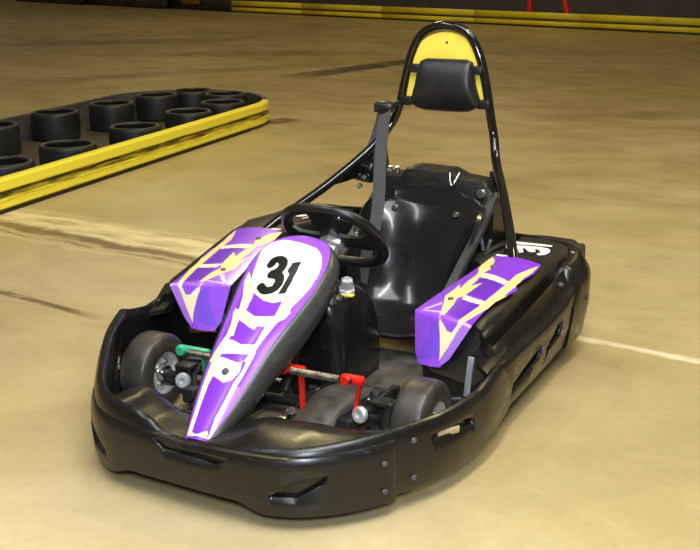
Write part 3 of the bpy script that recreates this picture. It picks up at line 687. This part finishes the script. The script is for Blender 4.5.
# ------------------------------------------------------------------ steering
SC = Vector((0, -.150, .545)); SN = Vector((0, .72, .70)).normalized(); SXv = Vector((1, 0, 0)); SXv.rotate(Matrix.Rotation(.0, 3, SN)); SYv = SN.cross(SXv)
def sw(a, r, off=0.0): return SC + SXv*(math.cos(a)*r) + SYv*(math.sin(a)*r) + SN*off
ring = []
for k in range(64):
    a = 2*PI*k/64; c, n = math.cos(a), math.sin(a)
    r = .158/((abs(c)**2.6+abs(n)**2.6)**(1/2.6))
    if n*-1 > .8: r *= 1
    ring.append(sw(a, r))
stw = MB().sweep(ring, .0185, 14, closed=True, flat=(.95, 1.1)).build('steering_wheel', M['wheel_grip'], kart, angle=70)
spk = MB()
for a in (0, PI, -PI/2):
    q = []
    for r, w in ((.02, .034), (.06, .030), (.11, .036), (.150, .052)):
        d = w/max(r, .03) if r > .03 else 1.2
        c = sw(a, r, -.012 if r < .12 else 0); t = SXv*(-math.sin(a))+SYv*math.cos(a)
        q.append([c-t*w-SN*.006, c+t*w-SN*.006, c+t*w+SN*.006, c-t*w+SN*.006])
    spk.loft(q)
spk.lathe([(.001, .012), (.040, .012), (.046, .006), (.034, -.006), (.001, -.008)], SC - SN*.012, SN, 24)
spk.build('spokes', M['black'], stw, angle=35)
hubm = MB().lathe([(.001, 0), (.040, 0), (.043, -.008), (.043, -.022), (.026, -.028), (.026, -.05), (.032, -.055), (.032, -.07), (.001, -.07)], SC - SN*.016, SN, 6)
hubm.build('steering_boss', M['cast'], stw, angle=25)
bolt(stw, sw(-.5, .12, -.016), -SN, .008, .008, 'steel'); bolt(stw, sw(-1.1, .165, -.01), -SN, .007, .010, 'steel')
MB().sweep([SC - SN*.06, (0, -.33, .34), (0, -.50, .13)], .014, 10, 12).build('steering_column', M['dark'], kart)

# ------------------------------------------------------------------ fuel tank between seat and column
rings = []
def rrect(cx_, cy_, hx, hy, r, z, n=6):
    o = []
    for qx, qy, a0 in ((1, 1, 0), (-1, 1, PI/2), (-1, -1, PI), (1, -1, 3*PI/2)):
        for k in range(n+1):
            a = a0 + PI/2*k/n; o.append((cx_+qx*(hx-r)+r*math.cos(a), cy_+qy*(hy-r)+r*math.sin(a), z))
    return o
for z, hx, y0, y1, r in ((.078, .115, -.335, -.045, .03), (.085, .122, -.342, -.038, .035), (.15, .124, -.345, -.036, .04), (.25, .122, -.350, -.040, .045), (.32, .118, -.352, -.060, .05), (.365, .108, -.350, -.095, .055), (.392, .090, -.342, -.135, .055), (.405, .066, -.325, -.175, .05), (.410, .035, -.30, -.21, .03)):
    rings.append(rrect(.006, (y0+y1)/2, hx-.006, (y1-y0)/2, r*1.15, z))
tank = MB().loft(rings).build('fuel_tank', M['tank'], kart, angle=60)
MB().lathe([(.001, .046), (.012, .046), (.020, .040), (.022, .03), (.022, .010), (.028, .008), (.028, -.012), (.001, -.012)], (.092, -.250, .400), (.15, -.2, 1), 6).build('tank_cap', M['cast'], tank, angle=25)
MB().box((.088, -.268, .392), (.075, .02, .006), bev=.002).build('yellow_tag', M['plate'], tank)
bolt(tank, (.135, -.351, .135), (.2, -1, 0), .008, .004, 'steel')

# ================================================================== THE HALL
# floor: polished, stained concrete
m, nt, b = new_mat('stained polished concrete')
geo = nt.nodes.new('ShaderNodeNewGeometry'); pos = geo.outputs['Position']
def math_(op, a, b_=None, c_=None, clamp=False):
    n = nt.nodes.new('ShaderNodeMath'); n.operation = op; n.use_clamp = clamp
    for i, v in enumerate((a, b_, c_)):
        if v is None: continue
        if isinstance(v, (int, float)): n.inputs[i].default_value = v
        else: nt.links.new(v, n.inputs[i])
    return n.outputs[0]
def mix(fac, a, b_, blend='MIX'):
    n = nt.nodes.new('ShaderNodeMix'); n.data_type = 'RGBA'; n.blend_type = blend
    for k, v in (('Factor', fac), ('A', a), ('B', b_)):
        if isinstance(v, (int, float)): n.inputs[k].default_value = v
        elif isinstance(v, tuple): n.inputs[k].default_value = v
        else: nt.links.new(v, n.inputs[k])
    return n.outputs['Result']
sep = nt.nodes.new('ShaderNodeSeparateXYZ'); nt.links.new(pos, sep.inputs[0]); X, Y = sep.outputs['X'], sep.outputs['Y']
mp = nt.nodes.new('ShaderNodeMapping'); mp.inputs['Rotation'].default_value = (0, 0, .25); mp.inputs['Scale'].default_value = (.7, 1.1, 1); nt.links.new(pos, mp.inputs['Vector'])
n1 = noise(nt, .55, 6, .6, mp.outputs['Vector'], .8); n2 = noise(nt, 2.6, 8, .68, mp.outputs['Vector'], .5); n3 = noise(nt, 30, 4, .6, pos)
c1 = ramp(nt, n1.outputs['Fac'], [(.30, FLOOR_A), (.50, FLOOR_B), (.72, FLOOR_C)])
c2 = ramp(nt, n2.outputs['Fac'], [(.28, grey(.86)), (.5, grey(.98)), (.75, grey(1.08))])
c3 = ramp(nt, n3.outputs['Fac'], [(.3, grey(.93)), (.7, grey(1.04))])
colr = mix(1, mix(1, c1.outputs['Color'], c2.outputs['Color'], 'MULTIPLY'), c3.outputs['Color'], 'MULTIPLY')
mp4 = nt.nodes.new('ShaderNodeMapping'); mp4.inputs['Rotation'].default_value = (0, 0, .105); mp4.inputs['Scale'].default_value = (.35, 1.3, 1); nt.links.new(pos, mp4.inputs['Vector'])
n4 = noise(nt, 9, 6, .7, mp4.outputs['Vector'], .4)
# repaired joint: y = .86 - .125 x
wob = math_('MULTIPLY', math_('SUBTRACT', n2.outputs['Fac'], .5), .22)
d = math_('ADD', math_('SUBTRACT', Y, math_('SUBTRACT', .90, math_('MULTIPLY', X, .105))), wob)
left = math_('SMOOTHSTEP', -.7, -1.5, X) if False else math_('MULTIPLY', math_('SUBTRACT', -.6, X, clamp=False), 1.4, clamp=True)
band = math_('SUBTRACT', 1, math_('DIVIDE', math_('ABSOLUTE', math_('SUBTRACT', d, .10)), .29), clamp=True)
patch = math_('MULTIPLY', math_('MULTIPLY', math_('MULTIPLY', band, 2.2, clamp=True), left), math_('MULTIPLY', math_('SUBTRACT', n4.outputs['Fac'], .36), 5, clamp=True), clamp=True)
colr = mix(math_('MULTIPLY', patch, .9), colr, srgb(240, 220, 168))
crack = math_('SUBTRACT', 1, math_('DIVIDE', math_('ABSOLUTE', math_('SUBTRACT', d, -.01)), .075), clamp=True)
crack = math_('MULTIPLY', math_('MULTIPLY', crack, left), math_('MULTIPLY', math_('SUBTRACT', n4.outputs['Fac'], .28), 6, clamp=True))
colr = mix(math_('MULTIPLY', math_('MULTIPLY', crack, 1.6, clamp=True), .9), colr, srgb(112, 92, 62))
crack2 = math_('SUBTRACT', 1, math_('DIVIDE', math_('ABSOLUTE', math_('SUBTRACT', d, -.10)), .04), clamp=True)
crack2 = math_('MULTIPLY', math_('MULTIPLY', crack2, left), math_('MULTIPLY', math_('SUBTRACT', n4.outputs['Fac'], .38), 6, clamp=True))
colr = mix(math_('MULTIPLY', crack2, .85), colr, srgb(110, 88, 54))
right = math_('MULTIPLY', math_('SUBTRACT', X, .4), 5, clamp=True)
d2 = math_('ADD', math_('SUBTRACT', Y, math_('SUBTRACT', .80, math_('MULTIPLY', X, .13))), math_('MULTIPLY', math_('SUBTRACT', n4.outputs['Fac'], .5), .08))
wl = math_('SUBTRACT', 1, math_('DIVIDE', math_('ABSOLUTE', d2), .035), clamp=True)
wl = math_('MULTIPLY', math_('MULTIPLY', math_('MULTIPLY', wl, 1.6, clamp=True), right), math_('MULTIPLY', math_('SUBTRACT', n4.outputs['Fac'], .30), 4, clamp=True))
colr = mix(math_('MULTIPLY', wl, .65), colr, srgb(246, 232, 198))
# dark tyre marks, plus the island end's shadow painted into the floor colour
def mark(ax, ay, bx, by, w, col, amt, cur):
    L = math.hypot(bx-ax, by-ay); ux, uy = (bx-ax)/L, (by-ay)/L
    px = math_('SUBTRACT', X, ax); py = math_('SUBTRACT', Y, ay)
    u = math_('ADD', math_('MULTIPLY', px, ux), math_('MULTIPLY', py, uy)); v = math_('SUBTRACT', math_('MULTIPLY', py, ux), math_('MULTIPLY', px, uy))
    e = math_('MULTIPLY', math_('MULTIPLY', math_('SUBTRACT', L, u), 5/L*1.0, clamp=True), math_('MULTIPLY', u, 5/L, clamp=True))
    vv = math_('SUBTRACT', 1, math_('DIVIDE', math_('ABSOLUTE', math_('ADD', v, math_('MULTIPLY', math_('SUBTRACT', n4.outputs['Fac'], .5), w*1.2))), w), clamp=True)
    q = math_('MULTIPLY', math_('MULTIPLY', e, math_('MULTIPLY', vv, 2, clamp=True)), math_('MULTIPLY', math_('SUBTRACT', n4.outputs['Fac'], .3), 4, clamp=True))
    return mix(math_('MULTIPLY', q, amt), cur, col)
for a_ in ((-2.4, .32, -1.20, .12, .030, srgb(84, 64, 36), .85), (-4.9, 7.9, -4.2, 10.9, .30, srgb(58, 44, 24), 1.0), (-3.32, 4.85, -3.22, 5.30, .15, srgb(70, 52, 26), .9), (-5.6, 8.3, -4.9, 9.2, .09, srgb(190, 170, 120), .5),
           (-9, 9.5, -5.5, 11.2, .5, srgb(84, 62, 30), .45), (-12, 10, -8, 13.0, .6, srgb(70, 52, 26), .5), (-7.5, 6.5, -5.2, 9.5, .35, srgb(96, 72, 36), .45), (-1.5, 6, 0.6, 7.2, .3, srgb(96, 72, 36), .25), (-.6, 3.2, 1.2, 3.3, .25, srgb(112, 84, 42), .2)):
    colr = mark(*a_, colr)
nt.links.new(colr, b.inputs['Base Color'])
rr_ = ramp(nt, n2.outputs['Fac'], [(.3, grey(.26)), (.7, grey(.46))]); nt.links.new(rr_.outputs['Color'], b.inputs['Roughness'])
b.inputs['Specular IOR Level'].default_value = .4
bp_ = nt.nodes.new('ShaderNodeBump'); bp_.inputs['Strength'].default_value = .08; bp_.inputs['Distance'].default_value = .01
nt.links.new(n2.outputs['Fac'], bp_.inputs['Height']); nt.links.new(bp_.outputs['Normal'], b.inputs['Normal'])
fl = link('floor', [(-34, -9, 0), (14, -9, 0), (14, 27, 0), (-34, 27, 0)], [(0, 1, 2, 3)], m, None, False); tag(fl, kind='structure')

# dark back wall
M['wall'] = basic('dark painted wall', (.075, .066, .072, 1), .7, 0, .05, .3, 2)
FD = Vector((11.37, -3.53, 0)).normalized(); FN = Vector((-FD.y, FD.x, 0))
def farpt(u, v, z): p = Vector((-12.96, 19.55, 0)) + FD*u + FN*v; return (p.x, p.y, z)
wall = MB().prism([farpt(-14, 1.6, 0), farpt(22, 1.6, 0), farpt(22, 1.85, 0), farpt(-14, 1.85, 0)], (0, 0, 4.2)).build('wall_back', M['wall'], None, False); tag(wall, kind='structure')

def yellow_mat(name, along):
    """yellow plastic band with black tyre rub along its middle"""
    m, nt_, b = new_mat(name)
    tc = nt_.nodes.new('ShaderNodeTexCoord'); mp = nt_.nodes.new('ShaderNodeMapping'); mp.inputs['Rotation'].default_value = (0, 0, along); mp.inputs['Scale'].default_value = (2.2, 2.2, 60)
    nt_.links.new(tc.outputs['Object'], mp.inputs['Vector'])
    n = noise(nt_, 1.6, 8, .75, mp.outputs['Vector'], .3)
    s = nt_.nodes.new('ShaderNodeSeparateXYZ'); nt_.links.new(tc.outputs['Object'], s.inputs[0])
    h = ramp(nt_, s.outputs['Z'], [(.02, grey(.30)), (.05, grey(.22)), (.085, grey(.46)), (.12, grey(.62)), (.135, grey(.36)), (.15, grey(.02)), (.2, grey(0))])
    ad = nt_.nodes.new('ShaderNodeMath'); ad.operation = 'ADD'; nt_.links.new(n.outputs['Fac'], ad.inputs[0]); nt_.links.new(h.outputs['Color'], ad.inputs[1])
    r = ramp(nt_, ad.outputs[0], [(.80, srgb(252, 238, 70)), (.98, srgb(190, 168, 36)), (1.08, srgb(34, 30, 16))])
    sc = nt_.nodes.new('ShaderNodeMath'); sc.operation = 'MULTIPLY'; sc.inputs[1].default_value = .83; nt_.links.new(ad.outputs[0], sc.inputs[0])
    nt_.links.new(sc.outputs[0], r.inputs['Fac'])
    for e_, p_ in zip(r.color_ramp.elements, (.66, .81, .90)): e_.position = p_
    nt_.links.new(r.outputs['Color'], b.inputs['Base Color']); b.inputs['Roughness'].default_value = .4
    return m
M['yellow'] = yellow_mat('rubbed yellow barrier plastic', 0)
M['wrap'] = basic('dark grey barrier plastic', (.075, .066, .066, 1), .45, 0, .1, .4, 4)
M['base'] = basic('black rubber skirting', (.010, .010, .010, 1), .5)
M['mat'] = basic('dirty dark ground sheet', (.055, .046, .034, 1), .6, 0, .1, .4, 3)

# ------------------------------------------------------------------ island barrier
isl = empty('track_barrier', (-3.9, 2.4, 0)); tag(isl, 'rounded island barrier with a scuffed yellow front band, holding loose tyres', 'barrier')
def I(p): return (p[0]+3.9, p[1]-2.4, p[2])
def band(path, prof, name, mat, parent):
    rings = []; N_ = normals2(path)
    for (x, y), (nx, ny) in zip(path, N_): rings.append([I((x+nx*o, y+ny*o, z)) for o, z in prof])
    return MB().loft(rings).build(name, mat, parent, angle=35)
front = [lerp(-.30, 4.50, k/30) for k in range(31)]; front = [(-3.0 - .062*(y-1.4) , y) for y in front][::1]
YP = [(-.045, .022), (0, .022), (.012, .034), (.012, .078), (-.008, .092), (-.008, .118), (.010, .130), (.010, .186), (0, .200), (-.045, .200)]
front = [(-2.955 - .083*(y-1.4), y) for _, y in front]
band(front, YP, 'yellow_band', M['yellow'], isl)
A0 = front[-1]; cxy = (A0[0]-.80, 4.60)
cap = [A0] + [(cxy[0] + .79*math.cos(a), cxy[1] + .80*math.sin(a)) for a in [PI*k/26 for k in range(1, 26)]] + [(A0[0]-1.58 + .02, 4.70)]
back = [(cap[-1][0] + .083*(4.70-y), y) for y in [lerp(4.70, -.30, k/20) for k in range(21)]]
tail = [(back[-1][0] + .79 + .79*math.cos(PI + PI*k/20), -.30 - .6*math.sin(PI*k/20)) for k in range(0, 21)]
GP = [(-.045, .0), (0, .0), (.008, .03), (.008, .08), (-.006, .09), (-.006, .118), (.006, .13), (.006, .186), (0, .2), (-.045, .2)]
band(cap[:5], YP, 'yellow_end', M['yellow'], isl); band(cap[4:], GP, 'end_wrap', M['wrap'], isl); band(back, GP, 'rear_band', M['wrap'], isl); band(tail, GP, 'tail_wrap', M['wrap'], isl)
band(front, [(-.04, 0), (.004, 0), (.004, .024), (-.04, .024)], 'rubber_foot', M['base'], isl)
mt = [(x, y) for x, y in front + cap + back + tail]
gs = MB().prism([I((x*.985-3.9*.015, y*.985+2.4*.015, .001)) for x, y in mt], (0, 0, .012)).build('ground_sheet', M['mat'], isl, False)

# tyres
def tyre_mesh():
    R, H = .188, .215; h = H/2
    prof = [(.148, -h*.88), (.152, -h*.98), (.158, -h), (R*.93, -h), (R*.985, -h*.93), (R, -h*.8), (R, h*.8), (R*.985, h*.93), (R*.93, h), (.158, h), (.152, h*.98), (.148, h*.88), (.152, h*.8), (.165, h*.6), (.168, 0), (.165, -h*.6), (.152, -h*.8)]
    mb = MB().lathe([(r, z+h) for r, z in prof], (0, 0, 0), (0, 0, 1), 44, True); return mb
tyre0 = tyre_mesh().build('tyre', M['rubber_far'], None, angle=50)
rimbead = MB().lathe([(.156, .2145), (.164, .2175), (.174, .2160), (.164, .213)], (0, 0, 0), (0, 0, 1), 44, True).build('bead_ring', basic('worn grey tyre edge', (.06, .06, .06, 1), .45), tyre0)
TY = TYRES
for k, (x, y, lab) in enumerate(TY):
    if k == 0: t = tyre0
    else:
        t = tyre0.copy(); COL.objects.link(t); c = rimbead.copy(); COL.objects.link(c); c.parent = t
    t.location = (x, y, .0145); t.rotation_euler = (0, 0, k*1.3)
    tag(t, lab, 'tyre', 'loose black tyres inside the island barrier')

# ------------------------------------------------------------------ far barriers, posts
fb = empty('perimeter_barrier', farpt(0, 0, 0)); tag(fb, 'long low yellow barrier along the far dark wall', 'barrier')
def F(u, v, z): a = Vector(farpt(u, v, z)) - Vector(farpt(0, 0, 0)); return tuple(a)
pr = [(0, .03), (-.012, .045), (-.012, .11), (.012, .125), (.012, .145), (-.01, .16), (-.01, .245), (0, .262), (.06, .262), (.06, .03)]
M['yellow_far'] = basic('yellow barrier plastic', srgb(250, 220, 50), .4, 0, .08, .25, 1.3)
for k in range(7):
    u0, u1 = k*2.4 + (.0 if k else 0), (k+1)*2.4 - .012
    MB().loft([[F(u, v, z) for v, z in pr] for u in (u0, u1)]).build('barrier_section', M['yellow_far'], fb, angle=30)
MB().loft([[F(u, v, z) for v, z in ((-.014, .118), (.008, .120), (.008, .150), (-.012, .156))] for u in (0, 16.8)]).build('rub_strip', basic('dark rub strip', (.10, .072, .012, 1), .5, 0, .1, .6, 2), fb)
MB().loft([[F(u, v, z) for v, z in ((.0, 0), (.0, .032), (.06, .032), (.06, 0))] for u in (0, 16.8)]).build('rubber_foot', M['base'], fb)
dk = empty('rubber_barrier', farpt(-.05, 0, 0)); tag(dk, 'low black rubber barrier along the far wall, left of the yellow barrier', 'barrier')
def D(u, v, z): a = Vector(farpt(u, v, z)) - Vector(farpt(-.05, 0, 0)); return tuple(a)
for k in range(8):
    u1, u0 = -.03 - k*1.25, -.03 - (k+1)*1.25 + .02
    off = .12*math.sin(k*2.1)
    MB().loft([[D(u, v+off, z) for v, z in ((0, 0), (-.02, .03), (-.02, .24), (.03, .3), (.3, .3), (.3, 0))] for u in (u0, u1)]).build('barrier_section', M['rubber_far'], dk, angle=30)
for u0, u1 in ((-5.4, -4.7), (-1.75, -1.05)):
    MB().loft([[D(u, v-.14, z) for v, z in ((-.005, .15), (-.005, .24), (.02, .24), (.02, .15))] for u in (u0, u1)]).build('yellow_patch', basic('faded yellow paint', srgb(120, 96, 30), .5), dk)
for nm, lab, u, lean in (('red_post', 'straight upright red post behind the far yellow barrier', REDU[0], .0), ('red_post', 'slanted red post behind the far yellow barrier, nearer the right', REDU[1], -.28)):
    p0 = Vector(farpt(u, .35, 0)); q = MB().sweep([(0, 0, 0), (lean*.5*FD.x, lean*.5*FD.y, .5), (lean*1.1*FD.x, lean*1.1*FD.y, 1.1)], .055, 12, 6)
    q.lathe([(.001, 0), (.12, 0), (.12, .02), (.001, .03)], (0, 0, 0), (0, 0, 1), 16)
    o = q.build(nm, M['red'], None, angle=35); o.location = p0; tag(o, lab, 'post', 'red posts behind the far barrier')

# ================================================================== LIGHT, CAMERA
w = bpy.data.worlds.new('World'); scene.world = w; w.use_nodes = True
bg = w.node_tree.nodes['Background']; bg.inputs['Color'].default_value = (1.0, .80, .50, 1); bg.inputs['Strength'].default_value = WORLD
def area(name, loc, target, size, power, col, sy=None):
    l = bpy.data.lights.new(name, 'AREA'); l.energy = power; l.color = col; l.size = size
    if sy: l.shape = 'RECTANGLE'; l.size_y = sy
    o = bpy.data.objects.new(name, l); COL.objects.link(o); o.location = loc
    o.rotation_euler = (Vector(target)-Vector(loc)).to_track_quat('-Z', 'Y').to_euler(); return o
for a_ in LIGHTS: area(*a_)

cam = bpy.data.cameras.new('Camera'); cam.sensor_fit = 'HORIZONTAL'; cam.sensor_width = 36; cam.lens = 36*1107.8/700; cam.clip_end = 200
co = bpy.data.objects.new('Camera', cam); COL.objects.link(co); scene.camera = co
yaw, pit, roll = -.4679, .288, -.0101
fw = Vector((math.sin(yaw)*math.cos(pit), math.cos(yaw)*math.cos(pit), -math.sin(pit))); r_ = fw.cross(Vector((0, 0, 1))).normalized(); u_ = r_.cross(fw)
r2 = r_*math.cos(roll) + u_*math.sin(roll); u2 = -r_*math.sin(roll) + u_*math.cos(roll)
co.matrix_world = Matrix(((r2.x, u2.x, -fw.x, 1.6261), (r2.y, u2.y, -fw.y, -3.2611), (r2.z, u2.z, -fw.z, 1.4527), (0, 0, 0, 1)))
scene.view_settings.view_transform = 'Standard'; scene.view_settings.look = 'None'; scene.view_settings.exposure = 0; scene.view_settings.gamma = 1
